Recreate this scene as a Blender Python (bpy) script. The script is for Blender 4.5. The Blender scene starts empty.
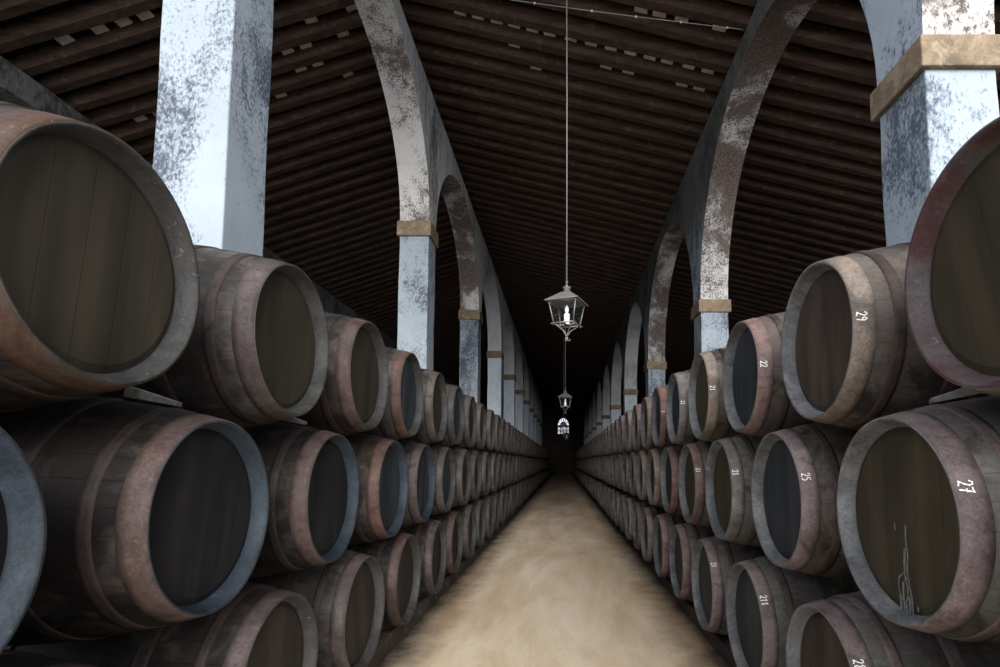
import bpy, math, random
from mathutils import Vector
R = random.Random(7)
col = bpy.context.scene.collection
PI = math.pi
EYE = 1.5                      # eye height above the floor
def W(z): return z + EYE       # heights below are measured from the eye level

# ------------------------------------------------------------------ materials
def new_mat(name):
    m = bpy.data.materials.new(name); m.use_nodes = True
    nt = m.node_tree
    for n in list(nt.nodes): nt.nodes.remove(n)
    out = nt.nodes.new('ShaderNodeOutputMaterial')
    b = nt.nodes.new('ShaderNodeBsdfPrincipled')
    nt.links.new(b.outputs[0], out.inputs[0])
    return m, nt, b

def c4(c): return (c[0], c[1], c[2], 1)

class NB:
    """small node-building helper"""
    def __init__(s, nt):
        s.nt = nt
    def n(s, t, **kw):
        x = s.nt.nodes.new(t)
        for k, v in kw.items(): setattr(x, k, v)
        return x
    def l(s, a, b): s.nt.links.new(a, b)
    def coord(s, scale=(1, 1, 1), offset_random=True):
        tc = s.n('ShaderNodeTexCoord')
        mp = s.n('ShaderNodeMapping'); mp.inputs['Scale'].default_value = scale
        if offset_random:
            oi = s.n('ShaderNodeObjectInfo')
            mu = s.n('ShaderNodeMath', operation='MULTIPLY'); mu.inputs[1].default_value = 37.0
            s.l(oi.outputs['Random'], mu.inputs[0])
            ad = s.n('ShaderNodeVectorMath', operation='ADD')
            s.l(tc.outputs['Object'], ad.inputs[0]); s.l(mu.outputs[0], ad.inputs[1])
            s.l(ad.outputs[0], mp.inputs[0])
        else:
            s.l(tc.outputs['Object'], mp.inputs[0])
        return mp.outputs[0]
    def noise(s, vec, scale, detail=4, rough=.6, dist=0.0):
        x = s.n('ShaderNodeTexNoise'); x.inputs['Scale'].default_value = scale
        x.inputs['Detail'].default_value = detail; x.inputs['Roughness'].default_value = rough
        x.inputs['Distortion'].default_value = dist
        s.l(vec, x.inputs['Vector']); return x.outputs[0]
    def ramp(s, fac, stops):
        x = s.n('ShaderNodeValToRGB')
        e = x.color_ramp.elements
        while len(e) < len(stops): e.new(.5)
        for i, (p, c) in enumerate(stops):
            e[i].position = p
            e[i].color = c4(c) if hasattr(c, '__len__') else (c, c, c, 1)
        s.l(fac, x.inputs[0]); return x.outputs[0]
    def mix(s, fac, a, b, mode='MIX'):
        x = s.n('ShaderNodeMixRGB', blend_type=mode)
        for i, v in ((0, fac), (1, a), (2, b)):
            if hasattr(v, 'is_output'): s.l(v, x.inputs[i])
            elif i == 0: x.inputs[0].default_value = v
            else: x.inputs[i].default_value = c4(v)
        return x.outputs[0]
    def bump(s, h, strength, dist, b):
        x = s.n('ShaderNodeBump'); x.inputs['Strength'].default_value = strength
        x.inputs['Distance'].default_value = dist
        s.l(h, x.inputs['Height']); s.l(x.outputs[0], b.inputs['Normal'])

def mat_wood(name, base, dark, dust, scale=(1, 1, 1), rough=.7, dust_amt=(.52, .72), spec=.3, seams=None):
    m, nt, b = new_mat(name); g = NB(nt)
    v = g.coord(scale)
    n1 = g.noise(v, 3.0, 6, .65, .3)
    c = g.mix(g.ramp(n1, [(.35, 0.0), (.65, 1.0)]), dark, base)
    v2 = g.coord((1, 1, 1))
    n2 = g.noise(v2, 5.5, 7, .7, .6)
    c = g.mix(g.ramp(n2, [(dust_amt[0], 0.0), (dust_amt[1], 1.0)]), c, dust)
    n3 = g.noise(v2, 60, 3, .6)
    c = g.mix(.35, c, g.ramp(n3, [(.3, .25), (.7, 1.0)]), 'MULTIPLY')
    g.l(c, b.inputs['Base Color'])
    b.inputs['Roughness'].default_value = rough
    b.inputs['Specular IOR Level'].default_value = spec
    n4 = g.noise(v, 14, 6, .7)
    g.bump(n4, .5, .004, b)
    return m

def mat_stave(name, base, dark, dust, ends=(.52, .86)):
    base, dark, dust = (tuple(x * q for x in t) for t, q in ((base, .50), (dark, .5), (dust, .62)))
    """barrel side: staves around the X axis, seams, patches of dust and dark stains"""
    m, nt, b = new_mat(name); g = NB(nt)
    tc = g.n('ShaderNodeTexCoord'); sp = g.n('ShaderNodeSeparateXYZ'); g.l(tc.outputs['Object'], sp.inputs[0])
    at = g.n('ShaderNodeMath', operation='ARCTAN2'); g.l(sp.outputs[2], at.inputs[0]); g.l(sp.outputs[1], at.inputs[1])
    mu = g.n('ShaderNodeMath', operation='MULTIPLY'); mu.inputs[1].default_value = 28 / (2 * PI); g.l(at.outputs[0], mu.inputs[0])
    fr = g.n('ShaderNodeMath', operation='FRACT'); g.l(mu.outputs[0], fr.inputs[0])
    seam = g.ramp(fr.outputs[0], [(0.0, 0.0), (.035, 1.0), (.965, 1.0), (1.0, 0.0)])
    fl = g.n('ShaderNodeMath', operation='FLOOR'); g.l(mu.outputs[0], fl.inputs[0])
    wn = g.n('ShaderNodeTexWhiteNoise', noise_dimensions='1D'); g.l(fl.outputs[0], wn.inputs['W'])
    v = g.coord((.6, 1, 1)); v2 = g.coord((1, 1, 1))
    n1 = g.noise(v, 2.2, 6, .65, .5)
    c = g.mix(g.ramp(n1, [(.38, 0.0), (.62, 1.0)]), dark, base)
    c = g.mix(.35, c, g.ramp(wn.outputs[0], [(0.0, .35), (1.0, 1.0)]), 'MULTIPLY')
    ab_ = g.n('ShaderNodeMath', operation='ABSOLUTE'); g.l(sp.outputs[0], ab_.inputs[0])
    wx = g.n('ShaderNodeMath', operation='MULTIPLY_ADD'); wx.inputs[1].default_value = .5; g.l(g.noise(v2, 3.5, 6, .7, .6), wx.inputs[0]); g.l(ab_.outputs[0], wx.inputs[2])
    c = g.mix(g.ramp(g_map(g, wx.outputs[0], *ends), [(0.0, 0.0), (1.0, .85)]), c, tuple(x * .95 for x in dust))
    n2 = g.noise(v2, 4.0, 8, .7, .8)
    c = g.mix(g.ramp(n2, [(.5, 0.0), (.75, .8)]), c, dust)
    c = g.mix(.4, c, g.ramp(seam, [(0.0, .25), (1.0, 1.0)]), 'MULTIPLY')
    n3 = g.noise(v2, 45, 4, .7)
    c = g.mix(.5, c, g.ramp(n3, [(.3, .3), (.7, 1.0)]), 'MULTIPLY')
    n5 = g.noise(v2, 3.2, 6, .7, 1.0)
    c = g.mix(g.ramp(n5, [(.5, 0.0), (.64, .8)]), c, tuple(x * .5 for x in dark))
    n6 = g.noise(g.coord((.35, 1, 1)), 34, 6, .8, .6)
    c = g.mix(g.ramp(n6, [(.64, 0.0), (.74, .6)]), c, dust)
    g.l(c, b.inputs['Base Color'])
    b.inputs['Roughness'].default_value = .66; b.inputs['Specular IOR Level'].default_value = .16
    ad = g.n('ShaderNodeMath', operation='ADD'); g.l(seam, ad.inputs[0]); g.l(g.noise(v2, 25, 5, .7), ad.inputs[1])
    g.bump(ad.outputs[0], .35, .004, b)
    return m

def mat_head(name, base, dark):
    """barrel head: broad vertical boards with thin seams and faint streaks"""
    m, nt, b = new_mat(name); g = NB(nt)
    tc = g.n('ShaderNodeTexCoord'); sp = g.n('ShaderNodeSeparateXYZ'); g.l(tc.outputs['Object'], sp.inputs[0])
    v = g.coord((1, 1, .12)); v2 = g.coord((1, 1, 1))
    n1 = g.noise(v, 9, 5, .6, .1)
    c = g.mix(g.ramp(n1, [(.35, 0.0), (.65, 1.0)]), dark, base)
    nl = g.noise(v2, 1.6, 3, .5)
    c = g.mix(.6, c, g.ramp(nl, [(.3, .45), (.7, 1.0)]), 'MULTIPLY')
    n3 = g.noise(v2, 70, 3, .6)
    c = g.mix(g.ramp(n3, [(.72, 0.0), (.8, .25)]), c, (.25, .24, .22))
    mu = g.n('ShaderNodeMath', operation='MULTIPLY_ADD'); mu.inputs[1].default_value = 8.3; mu.inputs[2].default_value = 20.37; g.l(sp.outputs[1], mu.inputs[0])
    fr = g.n('ShaderNodeMath', operation='FRACT'); g.l(mu.outputs[0], fr.inputs[0])
    seam = g.ramp(fr.outputs[0], [(0.0, .3), (.02, 1.0), (.98, 1.0), (1.0, .3)])
    c = g.mix(.45, c, seam, 'MULTIPLY')
    g.l(c, b.inputs['Base Color'])
    b.inputs['Roughness'].default_value = .6; b.inputs['Specular IOR Level'].default_value = .12
    ad = g.n('ShaderNodeMath', operation='ADD'); g.l(seam, ad.inputs[0]); g.l(n1, ad.inputs[1])
    g.bump(ad.outputs[0], .4, .003, b)
    return m

def mat_hoop(name, base, dark, chips=(.45, .42, .4), metal=0.0):
    base, dark, chips = (tuple(x * q for x in t) for t, q in ((base, .68), (dark, .60), (chips, .8)))
    m, nt, b = new_mat(name); g = NB(nt)
    v = g.coord((1, 1, 1))
    n1 = g.noise(v, 3.2, 7, .7, .6)
    c = g.mix(g.ramp(n1, [(.36, 0.0), (.6, 1.0)]), dark, base)
    n2 = g.noise(v, 26, 6, .75, 1.2)
    c = g.mix(g.ramp(n2, [(.62, 0.0), (.72, .7)]), c, chips)
    n3 = g.noise(v, 11, 5, .7)
    c = g.mix(.6, c, g.ramp(n3, [(.3, .35), (.65, 1.0)]), 'MULTIPLY')
    n5 = g.noise(v, 5.5, 8, .75, 1.4)
    c = g.mix(g.ramp(n5, [(.52, 0.0), (.66, .75)]), c, tuple(x * .45 for x in dark))
    n6 = g.noise(v, 95, 3, .7)
    c = g.mix(.55, c, g.ramp(n6, [(.32, .35), (.62, 1.0)]), 'MULTIPLY')
    g.l(c, b.inputs['Base Color'])
    b.inputs['Metallic'].default_value = metal
    b.inputs['Roughness'].default_value = .62; b.inputs['Specular IOR Level'].default_value = .22
    g.bump(n2, .4, .002, b)
    return m

def mat_lime(name, white, mould, lo, hi, big=(.35, .65), stretch=(1, 1, .45), brown=None, fine=18, soot=None):
    """whitewashed masonry with speckled mould"""
    m, nt, b = new_mat(name); g = NB(nt)
    tc = g.n('ShaderNodeTexCoord')
    mp = g.n('ShaderNodeMapping'); mp.inputs['Scale'].default_value = stretch
    geo = g.n('ShaderNodeNewGeometry')
    g.l(geo.outputs['Position'], mp.inputs[0])
    v = mp.outputs[0]
    nb = g.noise(v, .8, 5, .65, .4)
    nf = g.noise(v, fine, 8, .74, .15)
    nm = g.noise(v, 4.0, 6, .7, .4)
    # threshold of the fine speckle moves with the broad patches
    s1 = g.n('ShaderNodeMath', operation='MULTIPLY_ADD'); s1.inputs[1].default_value = .95; g.l(nb, s1.inputs[0]); g.l(nf, s1.inputs[2])
    s2 = g.n('ShaderNodeMath', operation='MULTIPLY_ADD'); s2.inputs[1].default_value = .45; g.l(nm, s2.inputs[0]); g.l(s1.outputs[0], s2.inputs[2])
    f = g.n('ShaderNodeMath', operation='MULTIPLY'); f.inputs[1].default_value = .42; g.l(s2.outputs[0], f.inputs[0])
    fac = g.ramp(f.outputs[0], [(lo, 0.0), (hi, 1.0)])
    c = g.mix(g.ramp(g.noise(v, 2.3, 4, .6), [(.3, 0.0), (.7, 1.0)]), tuple(x * .86 for x in white), white)
    c = g.mix(fac, c, mould)
    if brown:
        fb = g.ramp(nb, [(big[0], 0.0), (big[1], 1.0)])
        c = g.mix(fb, c, g.mix(g.ramp(nf, [(.42, 0.0), (.6, 1.0)]), brown, tuple(min(1, x * 3.2) for x in brown)))
    if soot:
        z0, z1, sc1, sc2 = soot
        sz = g.n('ShaderNodeSeparateXYZ'); g.l(geo.outputs['Position'], sz.inputs[0])
        za = g.n('ShaderNodeMath', operation='MULTIPLY_ADD'); za.inputs[1].default_value = 1.6; g.l(nm, za.inputs[0]); g.l(sz.outputs[2], za.inputs[2])
        c = g.mix(g.ramp(g_map(g, za.outputs[0], z0 + .8, z1 + .8), [(0.0, 0.0), (1.0, 1.0)]), c, g.mix(fac, sc1, sc2))
    g.l(c, b.inputs['Base Color']); b.inputs['Roughness'].default_value = .9
    b.inputs['Specular IOR Level'].default_value = .2
    g.bump(nf, .35, .01, b)
    return m

def mat_plain(name, colr, rough=.6, metal=0.0, var=.3, scale=12, emit=None):
    m, nt, b = new_mat(name); g = NB(nt)
    v = g.coord((1, 1, 1))
    c = g.mix(var, colr, g.ramp(g.noise(v, scale, 5, .65), [(.3, .2), (.7, 1.0)]), 'MULTIPLY')
    g.l(c, b.inputs['Base Color'])
    b.inputs['Roughness'].default_value = rough; b.inputs['Metallic'].default_value = metal
    return m

def mat_glass(name):
    m, nt, b = new_mat(name); g = NB(nt)
    b.inputs['Base Color'].default_value = (.12, .15, .15, 1)
    b.inputs['Roughness'].default_value = .08
    b.inputs['IOR'].default_value = 1.45
    b.inputs['Alpha'].default_value = .12
    n = g.noise(g.coord((1, 1, 1)), 6, 3, .5)
    g.l(g.ramp(n, [(.3, .015), (.7, .05)]), b.inputs['Alpha'])
    return m

def mat_floor(name):
    m, nt, b = new_mat(name); g = NB(nt)
    geo = g.n('ShaderNodeNewGeometry')
    v = geo.outputs['Position']
    mp = g.n('ShaderNodeMapping'); mp.inputs['Scale'].default_value = (1.0, .26, 1); g.l(v, mp.inputs[0])
    a = g.noise(mp.outputs[0], 1.0, 5, .6, .5)
    c = g.mix(g.ramp(a, [(.36, 0.0), (.64, 1.0)]), (.58, .41, .25), (.80, .68, .52))
    a2 = g.noise(mp.outputs[0], 2.4, 6, .65, .5)
    c = g.mix(g.ramp(a2, [(.50, 0.0), (.74, .6)]), c, (.42, .29, .165))
    a3 = g.noise(v, 38, 5, .75)
    c = g.mix(.25, c, g.ramp(a3, [(.3, .45), (.65, 1.0)]), 'MULTIPLY')
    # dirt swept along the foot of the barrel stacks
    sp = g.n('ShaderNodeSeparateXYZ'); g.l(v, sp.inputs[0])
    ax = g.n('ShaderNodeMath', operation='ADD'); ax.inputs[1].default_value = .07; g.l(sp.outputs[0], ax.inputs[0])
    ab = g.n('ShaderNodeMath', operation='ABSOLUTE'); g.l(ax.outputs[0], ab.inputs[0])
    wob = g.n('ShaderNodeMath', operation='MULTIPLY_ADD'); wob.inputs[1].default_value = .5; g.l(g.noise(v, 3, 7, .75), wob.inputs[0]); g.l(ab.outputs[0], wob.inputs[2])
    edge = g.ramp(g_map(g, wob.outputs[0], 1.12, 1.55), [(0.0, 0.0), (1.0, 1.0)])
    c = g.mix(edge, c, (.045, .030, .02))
    g.l(c, b.inputs['Base Color']); b.inputs['Roughness'].default_value = .75
    b.inputs['Specular IOR Level'].default_value = .3
    g.bump(g.noise(v, 14, 7, .75), .35, .01, b)
    return m

def g_map(g, val, lo, hi):
    x = g.n('ShaderNodeMapRange'); x.inputs['From Min'].default_value = lo; x.inputs['From Max'].default_value = hi
    g.l(val, x.inputs['Value']); return x.outputs[0]

M = {}
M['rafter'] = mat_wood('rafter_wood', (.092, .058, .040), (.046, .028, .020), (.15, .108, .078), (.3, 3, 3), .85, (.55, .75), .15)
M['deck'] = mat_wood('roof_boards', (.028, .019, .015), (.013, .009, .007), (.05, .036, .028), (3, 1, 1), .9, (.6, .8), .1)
M['pale_tile'] = mat_plain('pale_roof_tile', (.72, .63, .52), .9, 0, .4, 9)
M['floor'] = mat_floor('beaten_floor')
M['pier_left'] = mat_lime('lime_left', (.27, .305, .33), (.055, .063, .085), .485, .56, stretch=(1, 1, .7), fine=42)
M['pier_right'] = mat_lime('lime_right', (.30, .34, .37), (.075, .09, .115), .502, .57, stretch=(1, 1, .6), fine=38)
M['soffit'] = mat_lime('lime_soffit', (.55, .53, .50), (.085, .066, .055), .462, .535, big=(.49, .6), brown=(.06, .045, .038), stretch=(1, 1, .8), fine=34)
M['face_left'] = mat_lime('lime_arch_face', (.72, .72, .72), (.13, .13, .13), .50, .60, stretch=(1.6, 1.6, .35), fine=20)
M['face_right'] = mat_lime('dark_arch_face', (.35, .385, .43), (.055, .07, .095), .488, .558, stretch=(1, 1, .6), fine=34, soot=(5.5, 6.3, (.12, .118, .11), (.045, .043, .04)))
M['face_dark'] = mat_lime('sooty_arch_face', (.17, .17, .163), (.045, .045, .042), .47, .56, stretch=(1, 1, .6), fine=10)
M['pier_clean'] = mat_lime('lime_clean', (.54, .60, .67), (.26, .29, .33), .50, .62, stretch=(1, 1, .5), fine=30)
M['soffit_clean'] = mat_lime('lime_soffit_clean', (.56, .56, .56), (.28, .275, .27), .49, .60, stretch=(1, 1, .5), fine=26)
M['impost'] = mat_wood('impost_stone', (.25, .18, .115), (.12, .09, .062), (.36, .28, .19), (1, 1, 1), .85, (.5, .7), .2)
M['outer'] = mat_lime('outer_wall_plaster', (.10, .075, .06), (.035, .025, .02), .42, .6, fine=7)
M['iron'] = mat_plain('painted_iron', (.20, .19, .18), .5, .25, .5, 14)
M['zinc'] = mat_plain('zinc_sheet', (.17, .155, .148), .55, .2, .4, 10)
M['glass'] = mat_glass('lantern_glass')
M['dusty_glass'] = mat_glass('dusty_window_glass')
for n_ in M['dusty_glass'].node_tree.nodes:
    if n_.type == 'VALTORGB':
        n_.color_ramp.elements[0].color = (.35, .35, .35, 1); n_.color_ramp.elements[1].color = (.75, .75, .75, 1)
M['candle'] = mat_plain('candle_sleeve', (.74, .76, .75), .4, 0, .08, 8)
M['bulb'] = mat_plain('bulb_glass', (.75, .8, .82), .12, 0, .15, 30)
M['chalk'] = mat_plain('white_chalk', (.86, .85, .82), .9, 0, .25, 60)
M['drip'] = mat_plain('dried_drip', (.17, .175, .17), .7, 0, .8, 40)
M['wedge'] = mat_wood('wedge_wood', (.16, .15, .13), (.07, .065, .055), (.25, .24, .22), (2, 1, 1), .8)
M['timber'] = mat_wood('rail_timber', (.05, .035, .025), (.02, .014, .01), (.1, .08, .06), (1, .4, 1), .85)
M['door'] = mat_wood('door_wood', (.06, .05, .045), (.03, .025, .022), (.1, .09, .08), (3, 1, .4), .7)
M['wire'] = mat_plain('pale_wire', (.45, .43, .4), .6, 0, .2, 20)

BODY = [mat_stave('staves_umber', (.12, .082, .056), (.045, .032, .024), (.22, .185, .155)),
        mat_stave('staves_grey', (.14, .12, .10), (.055, .047, .04), (.26, .24, .215)),
        mat_stave('staves_black', (.075, .058, .045), (.028, .022, .018), (.17, .145, .125)),
        mat_stave('staves_red', (.15, .082, .06), (.05, .032, .025), (.2, .16, .14))]
HEAD = [mat_head('head_olive', (.056, .046, .029), (.032, .026, .017)),
        mat_head('head_slate', (.038, .042, .046), (.018, .020, .024)),
        mat_head('head_brown', (.062, .046, .035), (.030, .022, .018)),
        mat_head('head_black', (.030, .028, .029), (.012, .012, .014))]
SHADED = [mat_stave('shaded_umber', (.060, .040, .029), (.022, .016, .013), (.17, .135, .115), (.76, .96)),  # left-stack copies of the stave tones, shade painted into the colour
          mat_stave('shaded_grey', (.075, .062, .052), (.028, .024, .021), (.20, .175, .155), (.72, .95)),
          mat_stave('shaded_black', (.035, .027, .022), (.014, .011, .010), (.12, .10, .088), (.80, 1.0)),
          mat_stave('shaded_red', (.07, .04, .03), (.025, .017, .014), (.14, .105, .09), (.76, .98))]
HEAD += [mat_head('head_shaded_black', (.020, .018, .019), (.009, .009, .010)), mat_head('head_shaded_olive', (.040, .033, .022), (.023, .019, .014)), mat_head('head_shaded_brown', (.034, .027, .022), (.018, .014, .012))]  # left-stack heads, darkened in colour to stand for shade
PAINT = {'pink': ((.245, .16, .14), (.14, .09, .08)), 'coral': ((.30, .17, .135), (.16, .095, .078)), 'dusty grey': ((.21, .185, .165), (.11, .097, .088)),
         'rust orange': ((.15, .11, .088), (.215, .09, .036)), 'mauve': ((.23, .17, .16), (.12, .09, .088)),
         'reddish brown': ((.23, .13, .105), (.12, .07, .06)), 'tan': ((.27, .21, .165), (.14, .11, .088))}
HOOP = {}
for k_, (a_, b_) in PAINT.items():
    HOOP[k_, 'right'] = mat_hoop('hoop_' + k_.replace(' ', '_'), tuple(x * 1.42 for x in a_), tuple(x * 1.4 for x in b_))  # right hoops lightened, brighter light put into the paint
    HOOP[k_, 'left'] = mat_hoop('shaded_hoop_' + k_.replace(' ', '_'), tuple(x * .56 for x in a_), tuple(x * .50 for x in b_), (.28, .24, .21) if k_ != 'rust orange' else (.42, .26, .13))  # left hoops: same paint darkened, shade put into the colour
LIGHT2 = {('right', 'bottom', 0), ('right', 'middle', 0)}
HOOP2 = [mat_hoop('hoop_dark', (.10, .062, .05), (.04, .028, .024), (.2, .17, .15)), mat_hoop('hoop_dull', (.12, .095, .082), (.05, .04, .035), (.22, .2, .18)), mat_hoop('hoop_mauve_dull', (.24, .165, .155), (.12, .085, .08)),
         mat_hoop('hoop_soot', (.065, .043, .036), (.025, .018, .016), (.12, .1, .09))]  # inner hoops of the left stack, darkened as painted shade
CHIME = [mat_hoop('chime_grey', (.24, .24, .237), (.12, .12, .12)),
         mat_hoop('chime_maroon', (.10, .042, .044), (.15, .14, .137), (.3, .28, .27)),
         mat_hoop('chime_shaded', (.078, .076, .070), (.045, .043, .040)),  # left-stack chimes, this and the next, carry painted shade
         mat_hoop('chime_blue_grey', (.045, .062, .082), (.028, .038, .050), (.14, .16, .18))]

# ------------------------------------------------------------------ mesh helpers
class MB:
    def __init__(s): s.v = []; s.f = []; s.m = []; s.sm = []
    def add(s, vs, fs, mi=0, smooth=False):
        o = len(s.v); s.v += [tuple(v) for v in vs]
        for f in fs: s.f.append(tuple(i + o for i in f)); s.m.append(mi); s.sm.append(smooth)
    def box(s, c, d, mi=0, rot=None):
        vs = []
        for z in (-1, 1):
            for y in (-1, 1):
                for x in (-1, 1):
                    p = Vector((x * d[0] / 2, y * d[1] / 2, z * d[2] / 2))
                    if rot is not None: p = rot @ p
                    vs.append(p + Vector(c))
        s.add(vs, [(0, 2, 3, 1), (4, 5, 7, 6), (0, 1, 5, 4), (2, 6, 7, 3), (0, 4, 6, 2), (1, 3, 7, 5)], mi)
    def lathe(s, prof, n=48, axis='x', mi=0, smooth=True, closed=False, mis=None):
        vs = []
        for (a, r) in prof:
            for k in range(n):
                t = 2 * PI * k / n
                cc, ss = r * math.cos(t), r * math.sin(t)
                vs.append((a, cc, ss) if axis == 'x' else (cc, ss, a))
        o = len(s.v); s.v += vs
        m = len(prof)
        for i in range(m if closed else m - 1):
            j = (i + 1) % m
            for k in range(n):
                k2 = (k + 1) % n
                f = (i * n + k, j * n + k, j * n + k2, i * n + k2)
                if axis == 'x': f = f[::-1]
                s.f.append(tuple(q + o for q in f[::-1])); s.m.append(mis[i] if mis else mi); s.sm.append(smooth)
    def tube(s, pts, r, n=6, mi=0, caps=True):
        pts = [Vector(p) for p in pts]; rings = []
        rs = r if hasattr(r, '__len__') else [r] * len(pts)
        up = Vector((0, 0, 1))
        for i, p in enumerate(pts):
            d = (pts[min(i + 1, len(pts) - 1)] - pts[max(i - 1, 0)]).normalized()
            a = d.cross(up if abs(d.z) < .95 else Vector((1, 0, 0))).normalized(); b = a.cross(d)
            rings.append([p + (a * math.cos(2 * PI * k / n) + b * math.sin(2 * PI * k / n)) * rs[i] for k in range(n)])
        vs = [v for rg in rings for v in rg]; fs = []
        for i in range(len(pts) - 1):
            for k in range(n):
                k2 = (k + 1) % n
                fs.append((i * n + k, i * n + k2, (i + 1) * n + k2, (i + 1) * n + k))
        if caps: fs += [tuple(range(n))[::-1], tuple((len(pts) - 1) * n + k for k in range(n))]
        s.add(vs, fs, mi, True)
    def mesh(s, name, mats):
        me = bpy.data.meshes.new(name); me.from_pydata(s.v, [], s.f)
        for m in mats: me.materials.append(m)
        me.polygons.foreach_set('material_index', s.m); me.polygons.foreach_set('use_smooth', s.sm)
        me.update(); return me
    def build(s, name, mats, parent=None, bevel=0):
        if not isinstance(mats, (list, tuple)): mats = [mats]
        o = bpy.data.objects.new(name, s.mesh(name, mats)); col.objects.link(o)
        if parent is not None: o.parent = parent
        if bevel:
            b = o.modifiers.new('b', 'BEVEL'); b.width = bevel; b.segments = 2; b.limit_method = 'ANGLE'
        return o

def tag(o, label=None, cat=None, group=None, kind=None):
    if label: o['label'] = label
    if cat: o['category'] = cat
    if group: o['group'] = group
    if kind: o['kind'] = kind
    return o
def empty(name, loc, rz=0):
    o = bpy.data.objects.new(name, None); col.objects.link(o); o.location = loc; o.rotation_euler.z = rz
    o.empty_display_size = .1; return o

# ------------------------------------------------------------------ floor
Y0, Y1 = -7.0, 71.0
YR = 2.44                      # roof cut short here, out of view, to let daylight reach deeper
fm = MB(); nx, ny = 24, 160
vs = []
for j in range(ny + 1):
    for i in range(nx + 1):
        x = -12.6 + 25.2 * i / nx; y = Y0 + (Y1 + 1.5 - Y0) * j / ny
        vs.append((x, y, 0.004 * math.sin(x * 3.1 + y * .7) * math.sin(y * 1.3)))
fm.add(vs, [(j * (nx + 1) + i, j * (nx + 1) + i + 1, (j + 1) * (nx + 1) + i + 1, (j + 1) * (nx + 1) + i) for j in range(ny) for i in range(nx)], 0, True)
fm.box((0, (Y0 + Y1 + 1.5) / 2, -.16), (25.2, Y1 + 1.5 - Y0, .3))
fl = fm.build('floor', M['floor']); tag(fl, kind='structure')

# ------------------------------------------------------------------ roof (ridge over the left arcade, two slopes)
RX, RZ = -2.86, 7.52
SR, SL = .250, .335
XE_R, XE_L = 12.5, -12.5
def roof_z(x): return RZ - (x - RX) * SR if x > RX else RZ + (x - RX) * SL
SP = .43
def build_roof(sgn):
    xe = XE_R if sgn > 0 else XE_L
    s = SR if sgn > 0 else SL
    L = abs(xe - RX)
    d = MB()
    # roofing above the rafters: laths of two courses so the underside is not flat
    th = .06
    yb = YR
    za, zb = W(roof_z(RX)) + .22, W(roof_z(xe)) + .22
    d.add([(RX, yb, za), (xe, yb, zb), (xe, Y1, zb), (RX, Y1, za), (RX, yb, za + th), (xe, yb, zb + th), (xe, Y1, zb + th), (RX, Y1, za + th)],
          [(0, 1, 2, 3), (4, 7, 6, 5), (0, 4, 5, 1), (1, 5, 6, 2), (2, 6, 7, 3), (3, 7, 4, 0)])
    n = int(L / .30)
    for k in range(n):
        x = RX + sgn * (.15 + k * .30)
        z = W(roof_z(x)) + .2
        d.box((x, (yb + Y1) / 2, z), (.07, Y1 - yb, .045))
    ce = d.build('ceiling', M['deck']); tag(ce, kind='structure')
    rest = MB(); y = yb + .1; k = 0
    while y < Y1 - .1:
        far = y > YR + .1 + 98.5 * SP
        m = rest if far else MB()
        N = 4 if far else 26
        w = .235; h = .2
        pts = []
        ph = R.random() * 9
        for i in range(N + 1):
            t = i / N; x = RX + sgn * L * t
            wy = (.008 * math.sin(7 * t + ph) + .005 * math.sin(17 * t + 2 * ph))
            wz = (.006 * math.sin(9 * t + 3 * ph) + .005 * math.sin(23 * t + ph))
            ww = w * (1 + .06 * math.sin(5 * t + ph))
            zc = W(roof_z(x)) + wz
            pr = [(-.5, .0), (-.5, .72), (-.3, 1.0), (.3, 1.0), (.5, .72), (.5, .0)]
            for (a, b) in pr:
                pts.append((x, y + wy + a * ww, zc + h * (1 - b) + 0.0))
        fs = []
        for i in range(N):
            for q in range(6):
                q2 = (q + 1) % 6
                f = (i * 6 + q, (i + 1) * 6 + q, (i + 1) * 6 + q2, i * 6 + q2)
                fs.append(f)
        m.add(pts, fs)
        if y > 3.0 - SP and not far:
            m.build('rafter', M['rafter'], ce); k += 1
        elif not far:
            m.build('rafter', M['rafter'], ce)
        y += SP
    tag(rest.build('rafter', M['rafter'], ce), kind='stuff')
    return ce
ce_r = build_roof(1)
ce_l = build_roof(-1)

# pale tiles showing between the rafters: (world x, bay number) on each slope
def pale_tile(x, bay, ce):
    sgn = 1 if x > RX else -1
    s = SR if x > RX else -SL
    y = -.9 + SP * (bay + .5)
    z = W(roof_z(x)) + .135
    m = MB()
    from mathutils import Matrix
    rot = Matrix.Rotation(math.atan(s), 3, 'Y') @ Matrix.Rotation(R.uniform(-.06, .06), 3, 'Z')
    m.box((x, y, z), (.20, .16, .035), rot=rot)
    m.build('roof_tile', M['pale_tile'], ce, bevel=.006)
for tx, bay in [(-7.52, 23), (-7.3, 19), (-7.2, 23), (-6.8, 19), (-6.46, 19), (-6.15, 19), (-5.28, 24), (-4.71, 23), (-4.73, 22), (-4.41, 23), (-4.42, 22), (-4.13, 21), (-4.04, 24), (-3.79, 22), (-3.47, 21), (-1.69, 21), (-1.4, 21), (-1.09, 21), (-0.84, 22), (-0.8, 21), (-0.5, 21), (-0.49, 23), (-0.22, 21), (0.13, 21), (0.46, 21), (0.74, 22), (0.78, 21), (1.1, 21), (1.12, 22), (1.15, 19), (1.42, 19), (1.42, 21), (1.7, 21), (1.75, 19), (2.03, 22), (2.05, 21), (2.3, 19), (2.33, 22), (2.36, 21)]:
    pale_tile(tx, bay, ce_r if tx > RX else ce_l)

# ridge beam resting on the left arcade
rb = MB(); rb.box((RX, (YR + Y1) / 2, W(RZ) + .02), (.22, Y1 - YR, .2))
rb.build('ridge_beam', M['rafter'], ce_r, bevel=.02)

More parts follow.
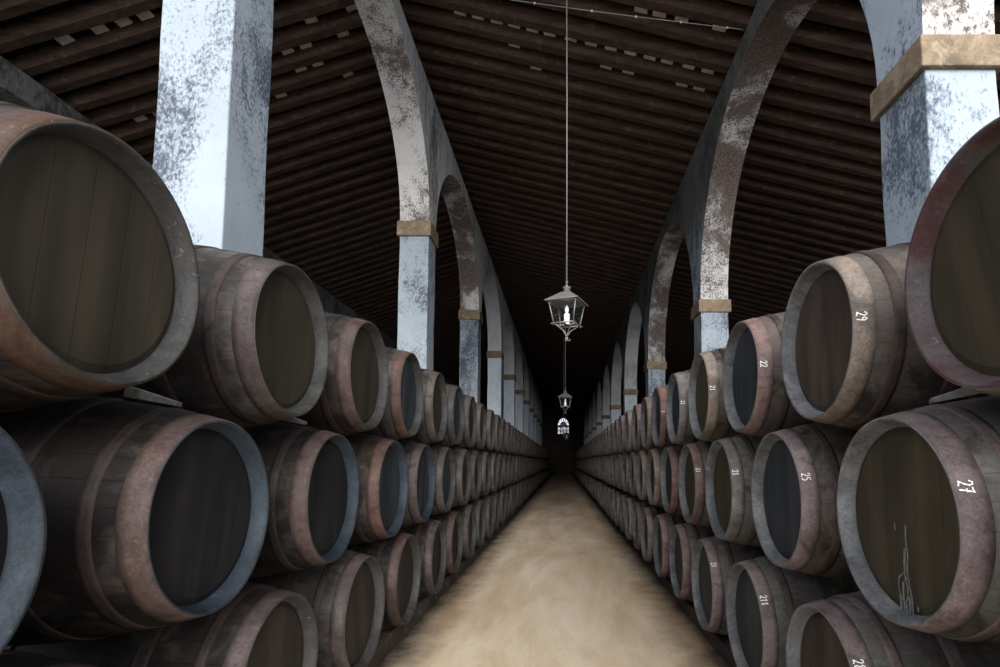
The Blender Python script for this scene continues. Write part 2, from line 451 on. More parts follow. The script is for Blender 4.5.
# ------------------------------------------------------------------ arcades
def arc_z(y, ya, yb, zs, rise):
    c = (ya + yb) / 2; h = (yb - ya) / 2
    t = max(0.0, 1 - ((y - c) / h) ** 2)
    return zs + rise * math.sqrt(t)
def arcade(name, xf, xb, first, step, count, pier_len, z_imp0, z_imp1, rise, z_top, pmat, fmat, smat, ybeg, zback=None, imp=True):
    """xf = face towards the aisle, xb = far face"""
    if zback is None: zback = z_top
    w = MB(); N = 36
    piers = [first + step * k for k in range(-1, count)]
    fs_sign = 1
    for i, p in enumerate(piers):
        # block over each pier
        ya, yb = p, p + pier_len
        seg = [(ya, z_imp1), (yb, z_imp1)]
        if i < len(piers) - 1:
            a, b = yb, piers[i + 1]
            for k in range(N + 1):
                t = .5 - .5 * math.cos(PI * k / N)
                y = a + (b - a) * t
                seg.append((y, arc_z(y, a, b, z_imp1, rise)))
        for (y0_, z0_), (y1_, z1_) in zip(seg, seg[1:]):
            if y1_ < ybeg or y1_ - y0_ < 1e-6: continue
            v = [(xf, y0_, W(z0_)), (xf, y1_, W(z1_)), (xf, y1_, W(z_top)), (xf, y0_, W(z_top)),
                 (xb, y0_, W(z0_)), (xb, y1_, W(z1_)), (xb, y1_, W(zback)), (xb, y0_, W(zback))]
            w.add(v, [(0, 1, 2, 3), (4, 7, 6, 5)], 0)
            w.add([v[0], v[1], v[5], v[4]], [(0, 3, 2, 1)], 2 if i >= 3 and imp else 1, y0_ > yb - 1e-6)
            w.add([v[3], v[2], v[6], v[7]], [(0, 1, 2, 3)], 0)
    wall = w.build(name, [fmat, smat, M['soffit_clean']]); tag(wall, kind='structure')
    for i, p in enumerate(piers):
        if p + pier_len < ybeg: continue
        m = MB(); yc = p + pier_len / 2; xc = (xf + xb) / 2; hw = abs(xf - xb)
        nz = 14
        # pier as a slightly uneven shaft
        ring = []
        for k in range(nz + 1):
            z = W(z_imp1) * k / nz - 0.0
            e = .004 * math.sin(k * 1.7 + i)
            for (sx, sy) in ((-1, -1), (1, -1), (1, 1), (-1, 1)):
                ring.append((xc + sx * (hw / 2 + e), yc + sy * (pier_len / 2 + e * .7), z))
        fs = []
        for k in range(nz):
            for q in range(4):
                q2 = (q + 1) % 4
                fs.append((k * 4 + q, k * 4 + q2, (k + 1) * 4 + q2, (k + 1) * 4 + q))
        fs.append(tuple(nz * 4 + q for q in range(4)))
        m.add(ring, fs)
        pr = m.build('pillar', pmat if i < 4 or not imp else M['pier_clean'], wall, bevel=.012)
        if imp:
            im = MB(); im.box((xc, yc, W((z_imp0 + z_imp1) / 2)), (hw + .09, pier_len + .09, z_imp1 - z_imp0))
            im.build('impost', M['impost'], pr, bevel=.012)
    return wall
XP, XQ = 2.6, 3.12
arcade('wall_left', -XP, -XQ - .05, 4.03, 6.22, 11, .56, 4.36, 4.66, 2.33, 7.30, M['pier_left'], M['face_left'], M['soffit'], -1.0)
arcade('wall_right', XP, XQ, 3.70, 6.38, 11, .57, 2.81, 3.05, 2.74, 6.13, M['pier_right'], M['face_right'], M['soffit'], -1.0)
arcade('wall_far_left', -8.0, -8.45, 4.3, 6.22, 10, .6, 2.4, 2.6, 2.75, 5.76, M['face_dark'], M['face_dark'], M['face_dark'], -1.0, imp=False)

# outer walls and gable walls
def slab(name, x0, x1, y0, y1, z0, z1, mat):
    m = MB(); m.box(((x0 + x1) / 2, (y0 + y1) / 2, (z0 + z1) / 2), (abs(x1 - x0), y1 - y0, z1 - z0))
    o = m.build(name, mat); tag(o, kind='structure'); return o
slab('wall_outer_left', -12.9, -12.5, YR, Y1, 0, W(roof_z(-12.5)) + .3, M['outer'])
slab('wall_outer_right', 12.5, 12.9, YR, Y1, 0, W(roof_z(12.5)) + .3, M['outer'])

# back wall with the arched window and the door opening
bw = MB()
WX0, WX1, WZ0, WZS = -.72, .82, W(3.6), W(4.62)       # window: sides, sill, spring of the arch
DX0, DX1, DZ = -.9, .95, 2.25                           # door
def win_top(x):
    c = (WX0 + WX1) / 2; h = (WX1 - WX0) / 2
    return WZS + 1.5 * h * math.sqrt(max(0, 1 - ((x - c) / h) ** 2))
xs = [-12.9, RX, DX0, WX0] + [WX0 + (WX1 - WX0) * k / 16 for k in range(1, 17)] + [DX1, 12.9]
def strip(x0, x1, zl0, zl1, zh0, zh1):
    ya, yb = Y1, Y1 + .45
    bw.add([(x0, ya, zl0), (x1, ya, zl1), (x1, ya, zh1), (x0, ya, zh0), (x0, yb, zl0), (x1, yb, zl1), (x1, yb, zh1), (x0, yb, zh0)],
           [(0, 1, 2, 3), (4, 7, 6, 5), (0, 4, 5, 1), (3, 2, 6, 7), (0, 3, 7, 4), (1, 5, 6, 2)])
for x0, x1 in zip(xs, xs[1:]):
    t0, t1 = W(roof_z(x0)) + .3, W(roof_z(x1)) + .3
    zb = DZ if (x0 >= DX0 - 1e-6 and x1 <= DX1 + 1e-6) else 0
    if x0 >= WX0 - 1e-6 and x1 <= WX1 + 1e-6:
        strip(x0, x1, zb, zb, WZ0, WZ0)
        strip(x0, x1, win_top(x0), win_top(x1), t0, t1)
    else:
        strip(x0, x1, zb, zb, t0, t1)
tag(bw.build('wall_back', M['outer']), kind='structure')
# window joinery
wf = MB(); c = (WX0 + WX1) / 2; h = (WX1 - WX0) / 2; yw = Y1 + .2
wf.box((WX0 + .03, yw, (WZ0 + WZS) / 2), (.06, .08, WZS - WZ0)); wf.box((WX1 - .03, yw, (WZ0 + WZS) / 2), (.06, .08, WZS - WZ0))
wf.box((c, yw, WZ0 + .03), (2 * h, .08, .06)); wf.box((c, yw, WZS), (2 * h, .1, .22))
for t in (.25, .5, .75): wf.box((WX0 + 2 * h * t, yw, (WZ0 + WZS) / 2), (.10, .06, WZS - WZ0))
wf.box((c, yw, (WZ0 + WZS) / 2 - .02), (2 * h, .06, .07))
for a in (35, 65, 90, 115, 145):
    wf.tube([(c, yw, WZS), (c + (h - .02) * math.cos(math.radians(a)), yw, WZS + 1.5 * (h - .02) * math.sin(math.radians(a)))], .05, 4)
wf.tube([(c + (h - .03) * math.cos(PI * k / 16), yw, WZS + 1.5 * (h - .03) * math.sin(PI * k / 16)) for k in range(17)], .035, 4)
wf.tube([(c + h * .5 * math.cos(PI * k / 12), yw, WZS + 1.5 * h * .5 * math.sin(PI * k / 12)) for k in range(13)], .06, 4)
wo = wf.build('window_1', M['iron']); tag(wo, kind='structure')
pg = MB(); pg.box((c, yw + .01, (WZ0 + WZS) / 2), (2 * h, .008, WZS - WZ0))
pg.add([(c, yw + .01, WZS)] + [(c + h * math.cos(PI * k / 16), yw + .01, WZS + 1.5 * h * math.sin(PI * k / 16)) for k in range(17)], [(0, k, k + 1) for k in range(1, 17)])
pg.build('window_pane', M['dusty_glass'], wo)
# door of vertical boards
dm = MB(); nb = 10
for k in range(nb):
    wd = (DX1 - DX0 - .16) / nb
    dm.box((DX0 + .08 + wd * (k + .5), Y1 + .2, DZ / 2 - .04), (wd - .012, .05, DZ - .09))
dm.box(((DX0 + DX1) / 2, Y1 + .25, DZ / 2), (DX1 - DX0, .04, DZ))
for z in (.35, 1.1, 1.9): dm.box(((DX0 + DX1) / 2, Y1 + .165, z), (DX1 - DX0 - .2, .03, .12))
dr = dm.build('door_1', M['door']); tag(dr, kind='structure')
df = MB(); df.box((DX0 + .04, Y1 + .2, DZ / 2), (.08, .14, DZ)); df.box((DX1 - .04, Y1 + .2, DZ / 2), (.08, .14, DZ)); df.box(((DX0 + DX1) / 2, Y1 + .2, DZ - .04), (DX1 - DX0, .14, .08))
df.build('door_frame', M['door'], dr)
dh = MB(); dh.tube([(.12, Y1 + .14, 1.0), (.12, Y1 + .10, 1.02), (.12, Y1 + .10, 1.14), (.12, Y1 + .14, 1.16)], .012, 6); dh.build('door_handle', M['iron'], dr)

# ------------------------------------------------------------------ barrels
LB = 1.25; HL = LB / 2; RE = .342; RB = .438
def br(x): return RB - (RB - RE) * abs(x / HL) ** 1.85
def barrel_meshes(n, nl):
    """staves (with chime and croze), head, and the hoop set"""
    prof = [(-HL * math.cos(PI * k / nl), 0) for k in range(nl + 1)]
    prof = [(x, br(x)) for x, _ in prof]
    inner = [(HL + .001, RE - .002), (HL, RE - .007), (HL - .012, RE - .014), (HL - .060, RE - .026)]
    end = [(HL - .060, RE - .026), (HL - .062, RE - .05)]
    p = [(-x, r) for x, r in reversed(end)] + [(-x, r) for x, r in reversed(inner[:3])] + prof[0:] + inner[:3] + end
    mis = []
    for (x0, r0), (x1, r1) in zip(p, p[1:]):
        mis.append(0 if (abs(x0) <= HL + 1e-6 and abs(x1) <= HL + 1e-6 and r0 >= RE - 1e-6 and r1 >= RE - 1e-6) else 1)
    s = MB(); s.lathe(p, n, 'x', mis=mis)
    return s
def disc_mesh(n, sgn):
    """recessed head of boards with a bevelled rim"""
    m = MB(); xo = sgn * (HL - .052)
    prof = [(xo - sgn * .02, RE - .026), (xo - sgn * .010, RE - .025), (xo, RE - .055)]
    if sgn < 0: prof = prof
    vs = []; 
    for (x, r) in prof:
        for k in range(n):
            t = 2 * PI * k / n; vs.append((x, r * math.cos(t), r * math.sin(t)))
    c = len(vs); vs.append((xo + sgn * .001, 0, 0))
    fs = []
    for i in range(2):
        for k in range(n):
            k2 = (k + 1) % n
            f = (i * n + k, i * n + k2, (i + 1) * n + k2, (i + 1) * n + k)
            fs.append(f if sgn > 0 else f[::-1])
    for k in range(n):
        f = (2 * n + k, 2 * n + (k + 1) % n, c); fs.append(f if sgn > 0 else f[::-1])
    m.add(vs, fs, 0, False)
    return m
HOOPS = [(.001, .078), (.138, .178), (.335, .385)]
def hoop_mesh(a, b, sgn, n, t=.004):
    m = MB(); x1 = HL - a; x0 = HL - b; k = 3
    xs_ = [x0 + (x1 - x0) * i / k for i in range(k + 1)]
    prof = [(x0, br(x0) - .004)] + [(x, br(x) + t) for x in xs_] + [(x1, br(x1) - .004)]
    if sgn < 0: prof = [(-x, r) for x, r in reversed(prof)]
    m.lathe(prof, n, 'x')
    return m
B0, H0, C0, K0 = BODY[0], HEAD[0], CHIME[0], HOOP['pink', 'right']
def mesh_set(n, nl):
    d = {'staves': barrel_meshes(n, nl).mesh('staves', [B0, C0]),
         'front': disc_mesh(n, 1).mesh('head', [H0]), 'back': disc_mesh(n, -1).mesh('head', [H0])}
    for i, (a, b) in enumerate(HOOPS):
        for s_ in (1, -1): d['hoop', i, s_] = hoop_mesh(a, b, s_, n).mesh('hoop', [K0])
    return d
HI = mesh_set(96, 28)
MID = mesh_set(48, 16)
def far_mesh():
    m = MB(); n = 28
    a = barrel_meshes(n, 10); m.v, m.f, m.m, m.sm = a.v, a.f, a.m, a.sm
    for s_ in (1, -1):
        d = disc_mesh(n, s_); m.add(d.v, d.f, 2, False)
        for hi2, (p, q) in enumerate(HOOPS):
            h = hoop_mesh(p, q, s_, n); m.add(h.v, h.f, 3 if hi2 == 0 else 4, True)
    return m.mesh('barrel', [B0, C0, H0, K0, HOOP2[0]])
FAR = far_mesh()

kids = {}
def proto_barrel(ms, name='wine_barrel'):
    root = empty(name, (0, 0, -50))
    parts = {}
    def ob(nm, me, par):
        o = bpy.data.objects.new(nm, me); col.objects.link(o); o.parent = par; return o
    L = [ob('staves', ms['staves'], root), ob('head', ms['front'], root), ob('head', ms['back'], root)]
    for i in range(3):
        for s_ in (1, -1): L.append(ob('hoop', ms['hoop', i, s_], root))
    kids[id(root)] = L
    return root

ORD = ['first', 'second', 'third', 'fourth', 'fifth', 'sixth', 'seventh', 'eighth', 'ninth', 'tenth', 'eleventh', 'twelfth', 'thirteenth', 'fourteenth']
PX = {'left': -1.24 - HL, 'right': 1.105 + HL}
ROWZ = {('left', 'top'): .556, ('left', 'middle'): -.192, ('left', 'bottom'): -.945, ('right', 'top'): .532, ('right', 'middle'): -.192, ('right', 'bottom'): -.978}
START = {('left', 'top'): 1.475, ('left', 'middle'): .985, ('left', 'bottom'): 2.505,
         ('right', 'top'): 1.38, ('right', 'middle'): 1.88, ('right', 'bottom'): 2.45}
STEP = 1.01
# looks of the nearest barrels: hoop, body, head, chime
LOOK = {('left', 'top', 0): ('rust orange', 0, 0, 0), ('left', 'top', 1): ('mauve', 1, 0, 0), ('left', 'top', 2): ('pink', 0, 0, 0),
        ('left', 'top', 3): ('coral', 1, 1, 0), ('left', 'top', 4): ('tan', 1, 0, 0), ('left', 'top', 5): ('dusty grey', 1, 1, 0),
        ('left', 'top', 6): ('dusty grey', 0, 2, 0), ('left', 'top', 7): ('tan', 1, 0, 0),
        ('left', 'middle', 0): ('dusty grey', 2, 3, 0), ('left', 'middle', 1): ('pink', 2, 3, 0), ('left', 'middle', 2): ('pink', 2, 3, 0),
        ('left', 'middle', 3): ('coral', 0, 1, 0), ('left', 'middle', 4): ('mauve', 1, 1, 0), ('left', 'middle', 5): ('dusty grey', 1, 1, 0),
        ('left', 'bottom', 0): ('mauve', 2, 2, 0), ('left', 'bottom', 1): ('mauve', 1, 2, 0), ('left', 'bottom', 2): ('pink', 2, 2, 0),
        ('left', 'bottom', 3): ('mauve', 0, 3, 0), ('left', 'bottom', 4): ('pink', 2, 3, 0),
        ('right', 'top', 0): ('mauve', 1, 0, 1), ('right', 'top', 1): ('tan', 0, 2, 0), ('right', 'top', 2): ('pink', 3, 1, 0),
        ('right', 'top', 3): ('tan', 0, 0, 0), ('right', 'top', 4): ('dusty grey', 1, 1, 0), ('right', 'top', 5): ('reddish brown', 3, 1, 0),
        ('right', 'middle', 0): ('mauve', 1, 0, 0), ('right', 'middle', 1): ('mauve', 0, 1, 0), ('right', 'middle', 2): ('dusty grey', 1, 0, 0),
        ('right', 'middle', 3): ('pink', 1, 0, 0), ('right', 'middle', 4): ('reddish brown', 3, 1, 0), ('right', 'middle', 5): ('tan', 1, 0, 0),
        ('right', 'bottom', 0): ('mauve', 1, 2, 0), ('right', 'bottom', 1): ('mauve', 1, 1, 0), ('right', 'bottom', 2): ('mauve', 1, 1, 0),
        ('right', 'bottom', 3): ('pink', 1, 1, 0)}
CHALK = {('right', 'top', 1): '29', ('right', 'top', 2): '22', ('right', 'top', 3): '21', ('right', 'top', 4): '21', ('right', 'top', 5): '2',
         ('right', 'middle', 0): '27', ('right', 'middle', 1): '25', ('right', 'middle', 2): '21', ('right', 'middle', 3): '21',
         ('right', 'bottom', 0): '281', ('right', 'bottom', 1): '211', ('right', 'bottom', 2): '21'}
GL = {'0': [[(.2, .1), (.0, .4), (.1, .9), (.4, 1), (.6, .7), (.5, .2), (.2, .0)]],
      '1': [[(.15, .75), (.35, 1), (.3, 0)]],
      '2': [[(.02, .78), (.2, 1), (.48, .98), (.58, .75), (.4, .45), (.0, .05), (.3, .1), (.62, .0)]],
      '5': [[(.6, 1), (.15, .95), (.1, .6), (.4, .62), (.58, .38), (.42, .06), (.05, .05)]],
      '7': [[(.0, .92), (.3, .9), (.62, 1), (.4, .5), (.25, .0)], [(.15, .5), (.6, .55)]],
      '8': [[(.5, .85), (.25, 1), (.08, .78), (.5, .35), (.42, .05), (.12, .04), (.08, .3), (.55, .8)]],
      '9': [[(.55, .75), (.3, 1), (.05, .8), (.15, .55), (.5, .62), (.55, .85), (.48, .4), (.35, .0)]]}
def chalk_number(txt, hoop, th0, size=.036, xin=.010):
    """strokes brushed on the painted hoop: characters run downwards, their tops away from the rim"""
    m = MB(); adv = size * .56; rr = br(HL - .05) + .0055
    for ci, ch in enumerate(txt):
        for st in GL[ch]:
            pts = []
            for (a, b), (c_, d_) in zip(st, st[1:]):
                for q in range(3): pts.append((a + (c_ - a) * q / 3, b + (d_ - b) * q / 3))
            pts.append(st[-1])
            P3 = []
            for (gx, gy) in pts:
                s_ = ci * adv + gx * size * .68          # distance downwards along the hoop
                x = HL - xin - gy * size * 1.0
                th = th0 - s_ / rr
                r_ = br(x) + .0062
                P3.append((Vector((x, r_ * math.cos(th), r_ * math.sin(th))), Vector((0, math.cos(th), math.sin(th)))))
            L, Rr = [], []
            for i, (p, nrm) in enumerate(P3):
                d = (P3[min(i + 1, len(P3) - 1)][0] - P3[max(i - 1, 0)][0]).normalized()
                sd = d.cross(nrm).normalized() * (.0021 + .0007 * math.sin(i * 2.3 + ci))
                L.append(p + sd); Rr.append(p - sd)
            k = len(L)
            m.add([*L, *Rr], [(i, i + 1, k + i + 1, k + i) for i in range(k - 1)])
    o = m.build('chalk_number', M['chalk'], hoop); o['label'] = 'white chalk number ' + txt
    return o

hi_proto = proto_barrel(HI); mid_proto = proto_barrel(MID)
protos_used = {id(hi_proto): False, id(mid_proto): False}
def setm(o, i, m):
    o.material_slots[i].link = 'OBJECT'; o.material_slots[i].material = m
def dress(o, body, head, chime, hoop):
    n = o.name.split('.')[0]
    if n == 'staves': setm(o, 0, body); setm(o, 1, chime)
    elif n == 'head': setm(o, 0, head)
    elif n == 'hoop': setm(o, 0, hoop)
def clone(proto):
    if not protos_used[id(proto)]:
        protos_used[id(proto)] = True; return proto, kids[id(proto)]
    r = proto.copy(); col.objects.link(r); ch = []
    for c_ in kids[id(proto)]:
        q = c_.copy(); col.objects.link(q); q.parent = r; ch.append(q)
    return r, ch
def key_light(side, row, k): return (side, row, k) in LIGHT2
def place(side, row, k, y, label, group, lod, look=None, roll=None):
    rz = 0 if side == 'left' else PI
    x = PX[side]; z = W(ROWZ[side, row])
    if look is None:
        if side == 'left': hp = R.choice(['dusty grey', 'tan', 'mauve', 'dusty grey', 'dusty grey', 'mauve'])
        else: hp = R.choice(['dusty grey', 'tan', 'mauve', 'pink', 'dusty grey', 'mauve', 'tan'])
        look = (hp, R.choice([0, 1, 1, 2]), R.choice([0, 1, 1, 2, 3]), 0)
    hp, bi, hi_, ci = look
    body = (SHADED if side == 'left' else BODY)[bi]
    if side == 'left':  # left stack takes the chimes and heads with shade painted in
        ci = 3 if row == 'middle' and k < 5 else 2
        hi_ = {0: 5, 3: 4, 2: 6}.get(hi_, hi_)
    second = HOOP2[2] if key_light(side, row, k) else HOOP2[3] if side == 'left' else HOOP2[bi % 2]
    jx = R.uniform(-.012, .012) if k > 0 else 0
    roll = R.uniform(-.25, .25) if roll is None else roll
    if lod == 'far':
        o = bpy.data.objects.new('wine_barrel', FAR); col.objects.link(o)
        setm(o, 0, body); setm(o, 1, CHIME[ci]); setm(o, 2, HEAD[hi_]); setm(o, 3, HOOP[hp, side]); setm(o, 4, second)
        ch = []
    else:
        o, ch = clone(hi_proto if lod == 'hi' else mid_proto)
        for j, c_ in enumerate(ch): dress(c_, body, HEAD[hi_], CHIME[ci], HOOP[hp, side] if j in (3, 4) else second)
    o.location = (x + jx, y, z); o.rotation_euler = (roll, 0, rz + R.uniform(-.008, .008))
    tag(o, label, 'barrel', group)
    return o, ch, hp
HEADN = ['olive', 'slate', 'brown', 'black']
for side in ('left', 'right'):
    for row in ('top', 'middle', 'bottom'):
        grp = 'wine barrels in the %s row on the %s' % (row, side)
        for k in range(49):
            y = START[side, row] + STEP * k
            key = (side, row, k)
            lod = 'hi' if k < 5 else 'mid' if k < 18 else 'far'
            look = LOOK.get(key)
            g2 = grp
            if k >= 14: g2 = 'distant ' + grp
            o, ch, hp = place(side, row, k, y, None, g2, lod, look, roll=0 if key in CHALK else None)
            if k < 14:
                o['label'] = 'oak barrel with %s end hoop, %s from front in %s row on %s' % (hp, ORD[k], row, side)
            else:
                o['label'] = 'small distant barrel far down the %s row on %s, beyond the fourteenth' % (row, side)
            if key in CHALK:
                hoop = ch[3]
                chalk_number(CHALK[key], hoop, math.radians({'top': 6, 'middle': 23, 'bottom': 38}[row]))
            if key == ('right', 'middle', 0):
                o['label'] = 'large oak barrel chalked 27 with milky drip stain on its head, on right'
                # dried drips running down the head
                dp = MB(); hx = HL - .0505
                def rib(pts, w):
                    L = [Vector((hx, a + w * (1 + .4 * math.sin(9 * i)), b)) for i, (a, b) in enumerate(pts)]
                    Q = [Vector((hx, a - w, b)) for (a, b) in pts]
                    n_ = len(L); dp.add([*L, *Q], [(i, i + 1, n_ + i + 1, n_ + i) for i in range(n_ - 1)])
                rib([(.015, -.02), (.012, -.07), (.02, -.12), (.012, -.17), (.02, -.21), (.03, -.26), (.035, -.315)], .0035)
                rib([(.005, -.10), (.0, -.14), (.0, -.18), (.003, -.205)], .005)
                rib([(-.035, -.205), (-.02, -.19), (.0, -.18)], .0035)
                rib([(-.035, -.205), (-.04, -.23), (-.03, -.26), (-.005, -.285), (.01, -.26), (.012, -.225), (.0, -.205)], .0028)
                rib([(-.03, -.26), (-.028, -.31)], .006)
                rib([(.0, -.285), (.004, -.315)], .006)
                rib([(.06, -.28), (.061, -.295)], .004)
                rib([(-.012, -.215), (-.014, -.25), (-.010, -.312)], .004)
                rib([(-.045, -.02), (-.043, -.045)], .0025)
                rib([(.016, -.255), (.02, -.29), (.018, -.314)], .006)
                d_ = dp.build('drip_stain', M['drip'], ch[1]); d_['label'] = 'milky dried drip stain'
# barrels just outside the frame that carry the nearest visible ones
for side, row, y, lab in (('left', 'bottom', .485, 'oak barrel at the near end of bottom row on left, below the frame'),
                          ('left', 'bottom', 1.495, 'oak barrel under the two nearest middle row barrels on left, below the frame'),
                          ('right', 'bottom', .43, 'oak barrel at the near end of bottom row on right, below the frame'),
                          ('right', 'bottom', 1.44, 'oak barrel under the barrel chalked 27 on right, below the frame'),
                          ('right', 'middle', .87, 'oak barrel under the maroon rimmed barrel on right, outside the frame')):
    place(side, row, 0, y, lab, 'wine barrels in the %s row on the %s' % (row, side), 'mid', ('mauve', 2, 2, 0))

# sleepers that carry the bottom rows
for side in ('left', 'right'):
    sg = -1 if side == 'left' else 1
    for nm, off in (('front', .18), ('back', LB - .18)):
        xl = HL - off if off < HL else off - HL
        top = W(ROWZ[side, 'bottom']) - br(abs(xl) - .075) - .009
        m = MB(); n_ = 26; Lh = 51.2
        xw = PX[side] + (-sg) * (HL - off)
        for k in range(n_): 
            ya = .1 + Lh * k / n_
            m.box((xw + .006 * math.sin(k * 2.1), ya + Lh / n_ / 2, top / 2), (.12, Lh / n_, top))
        tag(m.build('barrel_sleeper', M['timber'], bevel=.008), 'dark timber sleeper under the %s ends of the bottom barrels on %s' % (nm, side), 'timber', 'sleepers under the barrels')

# wooden wedges lodged between the top barrels, standing on the middle row
def wedge(side, y, k, off, yo, rz, lab):
    sg = -1 if side == 'left' else 1
    x = PX[side] - sg * (HL - off)
    zt = W(ROWZ[side, 'middle']) + br(abs(HL - off))
    m = MB(); L, w_, h_ = .17, .06, .045
    m.add([(-L / 2, -w_ / 2, 0), (L / 2, -w_ / 2, 0), (L / 2, w_ / 2, 0), (-L / 2, w_ / 2, 0), (-L / 2, -w_ / 2, h_), (L / 2, -w_ / 2, .018), (L / 2, w_ / 2, .018), (-L / 2, w_ / 2, h_)],
          [(0, 3, 2, 1), (4, 5, 6, 7), (0, 1, 5, 4), (1, 2, 6, 5), (2, 3, 7, 6), (3, 0, 4, 7)])
    o = m.build('wooden_wedge', M['wedge'], bevel=.004); o.location = (x, y + yo, zt + .006); xx = HL - off; o.rotation_euler = (0, math.atan((br(xx - .05) - br(xx + .05)) / .1), rz)
    tag(o, lab, 'wedge', 'wedges between the barrels'); return o
wedge('left', START['left', 'middle'] + STEP, 1, .27, 0, .25, 'grey wooden wedge on the second middle barrel on left')
wedge('left', START['left', 'middle'], 0, .40, .0, .3, 'grey wooden wedge on the nearest middle barrel on left')
wedge('left', START['left', 'middle'] + 2 * STEP, 2, .27, 0, -.1, 'grey wooden wedge on the third middle barrel on left')
wedge('right', START['right', 'middle'], 0, .27, 0, PI - .5, 'grey wooden wedge on top of the barrel chalked 27 on right')

# ------------------------------------------------------------------ lanterns
def lantern_parts(loc, rz, label, group):
    root = empty('hanging_lantern', loc, rz)
    # origin at the centre of the eaves
    a = .205; b = .165; c_ = .120; zb = -.255
    rf = MB()
    q = lambda r, z: [(r, r, z), (-r, r, z), (-r, -r, z), (r, -r, z)]
    rings = [q(a, 0), q(a, .008), q(.052, .128)]
    vs = [v for r_ in rings for v in r_]; fs = []
    for i in range(2):
        for k in range(4): fs.append((i * 4 + k, i * 4 + (k + 1) % 4, (i + 1) * 4 + (k + 1) % 4, (i + 1) * 4 + k))
    fs.append((0, 3, 2, 1)); rf.add(vs, fs)
    rf.build('lantern_roof', M['zinc'], root)
    nk = MB(); nk.lathe([(.120, .0), (.120, .050), (.175, .036), (.180, .050), (.190, .052), (.196, .036), (.205, .012), (.207, 0)], 16, 'z', smooth=True)
    nk.build('chimney_cap', M['zinc'], root)
    fr = MB(); fr2 = MB()
    for k in range(4):
        an = PI / 4 + k * PI / 2; an2 = an + PI / 2
        p1 = Vector((b * 1.414 * math.cos(an), b * 1.414 * math.sin(an), -.002)); p2 = Vector((c_ * 1.414 * math.cos(an), c_ * 1.414 * math.sin(an), zb))
        n1 = Vector((c_ * 1.414 * math.cos(an2), c_ * 1.414 * math.sin(an2), zb)); n0 = Vector((b * 1.414 * math.cos(an2), b * 1.414 * math.sin(an2), -.004))
        bar = MB(); bar.tube([p1, p2], .0075, 5); bar.build('corner_bar', M['iron'], root)
        fr.tube([p2, n1], .0095, 5); fr2.tube([p1, n0], .008, 5)
        sc_ = MB(); pts = []
        d = Vector((math.cos(an), math.sin(an), 0))
        e0 = p2 + d * .035 + Vector((0, 0, -.012))
        for t in range(6):      # little curl at the corner
            tt = t / 5 * 4.2; pts.append(p2 + d * (.018 + .014 * math.cos(tt)) + Vector((0, 0, -.014 + .014 * math.sin(tt))))
        sc_.tube(pts, .005, 5)
        pts = [p2 + Vector((0, 0, 0)), d * .11 + Vector((0, 0, zb - .035)), d * .05 + Vector((0, 0, zb - .075)), d * .012 + Vector((0, 0, zb - .13)), Vector((0, 0, zb - .155))]
        sc_.tube(pts, .0065, 5); sc_.build('scroll_arm', M['iron'], root)
        gl = MB(); i1, i2, i3, i4 = p1 * .985, n0 * .985, n1 * .985, p2 * .985
        gl.add([i1, i2, i3, i4], [(0, 1, 2, 3)]); gl.build('glass_pane', M['glass'], root)
    fr.build('bottom_rail', M['iron'], root); fr2.build('top_rail', M['iron'], root)
    fn = MB(); fn.lathe([(zb - .15, 0), (zb - .155, .012), (zb - .165, .02), (zb - .178, .012), (zb - .185, .006), (zb - .20, .004), (zb - .205, 0)], 12, 'z'); 
    for k in range(3):
        an = k * 2.1 + .4
        fn.tube([(0, 0, zb - .185), (.028 * math.cos(an), .028 * math.sin(an), zb - .195), (.042 * math.cos(an), .042 * math.sin(an), zb - .175)], .0045, 5)
    fn.build('finial', M['iron'], root)
    cd = MB(); cd.lathe([(zb + .0, 0), (zb + .0, .034), (zb + .125, .034), (zb + .125, 0)], 20, 'z', smooth=False)
    cn = cd.build('candle_sleeve', M['candle'], root)
    ck = MB(); ck.box((0, 0, zb - .002), (.235, .02, .012)); ck.box((0, 0, zb - .002), (.02, .235, .012)); ck.build('candle_holder', M['iron'], root)
    bl = MB(); bl.lathe([(zb + .125, .014), (zb + .145, .016), (zb + .16, .024), (zb + .18, .027), (zb + .205, .02), (zb + .23, .008), (zb + .238, 0)], 16, 'z')
    bl.build('bulb', M['bulb'], cn)
    top = W(roof_z(loc[0])) - loc[2] + .05
    rd = MB(); rd.tube([(0, 0, .2), (.004, 0, top * .5), (0, 0, top)], .0085, 6); 
    for z_ in (.215, .25): rd.tube([(0, 0, z_ - .012), (0, 0, z_ + .012)], .014, 6)
    rd.build('suspension_rod', M['zinc'], root)
    tag(root, label, 'lantern', group)
    return root
RZL = math.radians(-20)
lantern_parts((.045, 6.3, W(1.865)), RZL, 'nearest and largest iron lantern hanging over the aisle with white candle sleeve', 'aisle lanterns')
lantern_parts((.065, 15.6, W(1.84)), RZL + .3, 'second iron lantern down the aisle, small, below the nearest one', 'aisle lanterns')
lantern_parts((.02, 24.8, W(1.62)), RZL - .1, 'third tiny iron lantern down the aisle, at the foot of the arched end window', 'aisle lanterns')
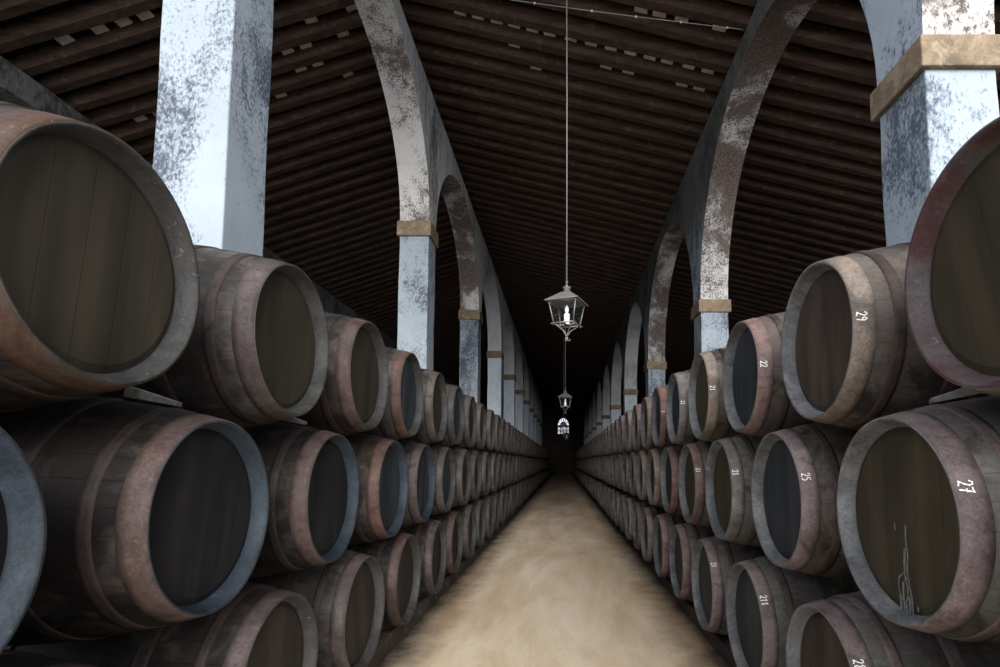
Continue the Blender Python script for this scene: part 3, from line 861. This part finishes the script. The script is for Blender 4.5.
lantern_parts((.22, 34.0, W(1.70)), RZL, 'fourth and farthest iron lantern, a speck in the dark below the arched end window', 'aisle lanterns')

# thin wire strung under the roof with a few insulator beads
wr = MB(); wpts = []
for k in range(25):
    x = -2.55 + 5.1 * k / 24
    wpts.append((x, 7.55 - .118 * x, W(roof_z(x)) - .06 - .03 * math.sin(PI * k / 24)))
wr.tube(wpts, .005, 5)
wo_ = wr.build('strung_wire', M['wire']); tag(wo_, 'thin pale wire strung across under the roof beams between the two arcades', 'wire')
for k in (10, 14, 17, 20, 23):
    bd = MB(); p = wpts[k]; bd.lathe([(-.018, 0), (-.014, .012), (0, .017), (.014, .012), (.018, 0)], 10, 'x')
    b_ = bd.build('insulator_bead', M['candle'], wo_); b_.location = p

# ------------------------------------------------------------------ light
w = bpy.data.worlds.new('daylight'); bpy.context.scene.world = w; w.use_nodes = True
bg = w.node_tree.nodes['Background']; bg.inputs[0].default_value = (.84, .90, 1.0, 1); bg.inputs[1].default_value = 1.9
# daylight through the front, left open behind the camera to light the interior
su = bpy.data.lights.new('front_daylight', 'SUN'); su.energy = 4.4; su.angle = math.radians(40); su.color = (1.0, .985, .96)
so = bpy.data.objects.new('front_daylight', su); col.objects.link(so)
d = Vector((-math.sin(math.radians(10)), math.cos(math.radians(10)), -math.tan(math.radians(18))))
so.rotation_euler = d.to_track_quat('-Z', 'Y').to_euler(); so.location = (1, -12, 6)

# ------------------------------------------------------------------ camera
cam = bpy.data.cameras.new('camera'); co = bpy.data.objects.new('camera', cam); col.objects.link(co)
co.location = (0, 0, EYE); co.rotation_euler = (math.radians(90 + 4.7), 0, 0)
cam.sensor_width = 36; cam.lens = 545 / 1000 * 36
cam.shift_x = -.063; cam.shift_y = .0835
cam.clip_start = .05; cam.clip_end = 300
sc = bpy.context.scene; sc.camera = co
sc.view_settings.view_transform = 'Standard'; sc.view_settings.look = 'None'
sc.view_settings.gamma = 1; sc.view_settings.exposure = 0.47; sc.view_settings.use_curve_mapping = False
sc.cycles.max_bounces = 10; sc.cycles.diffuse_bounces = 5
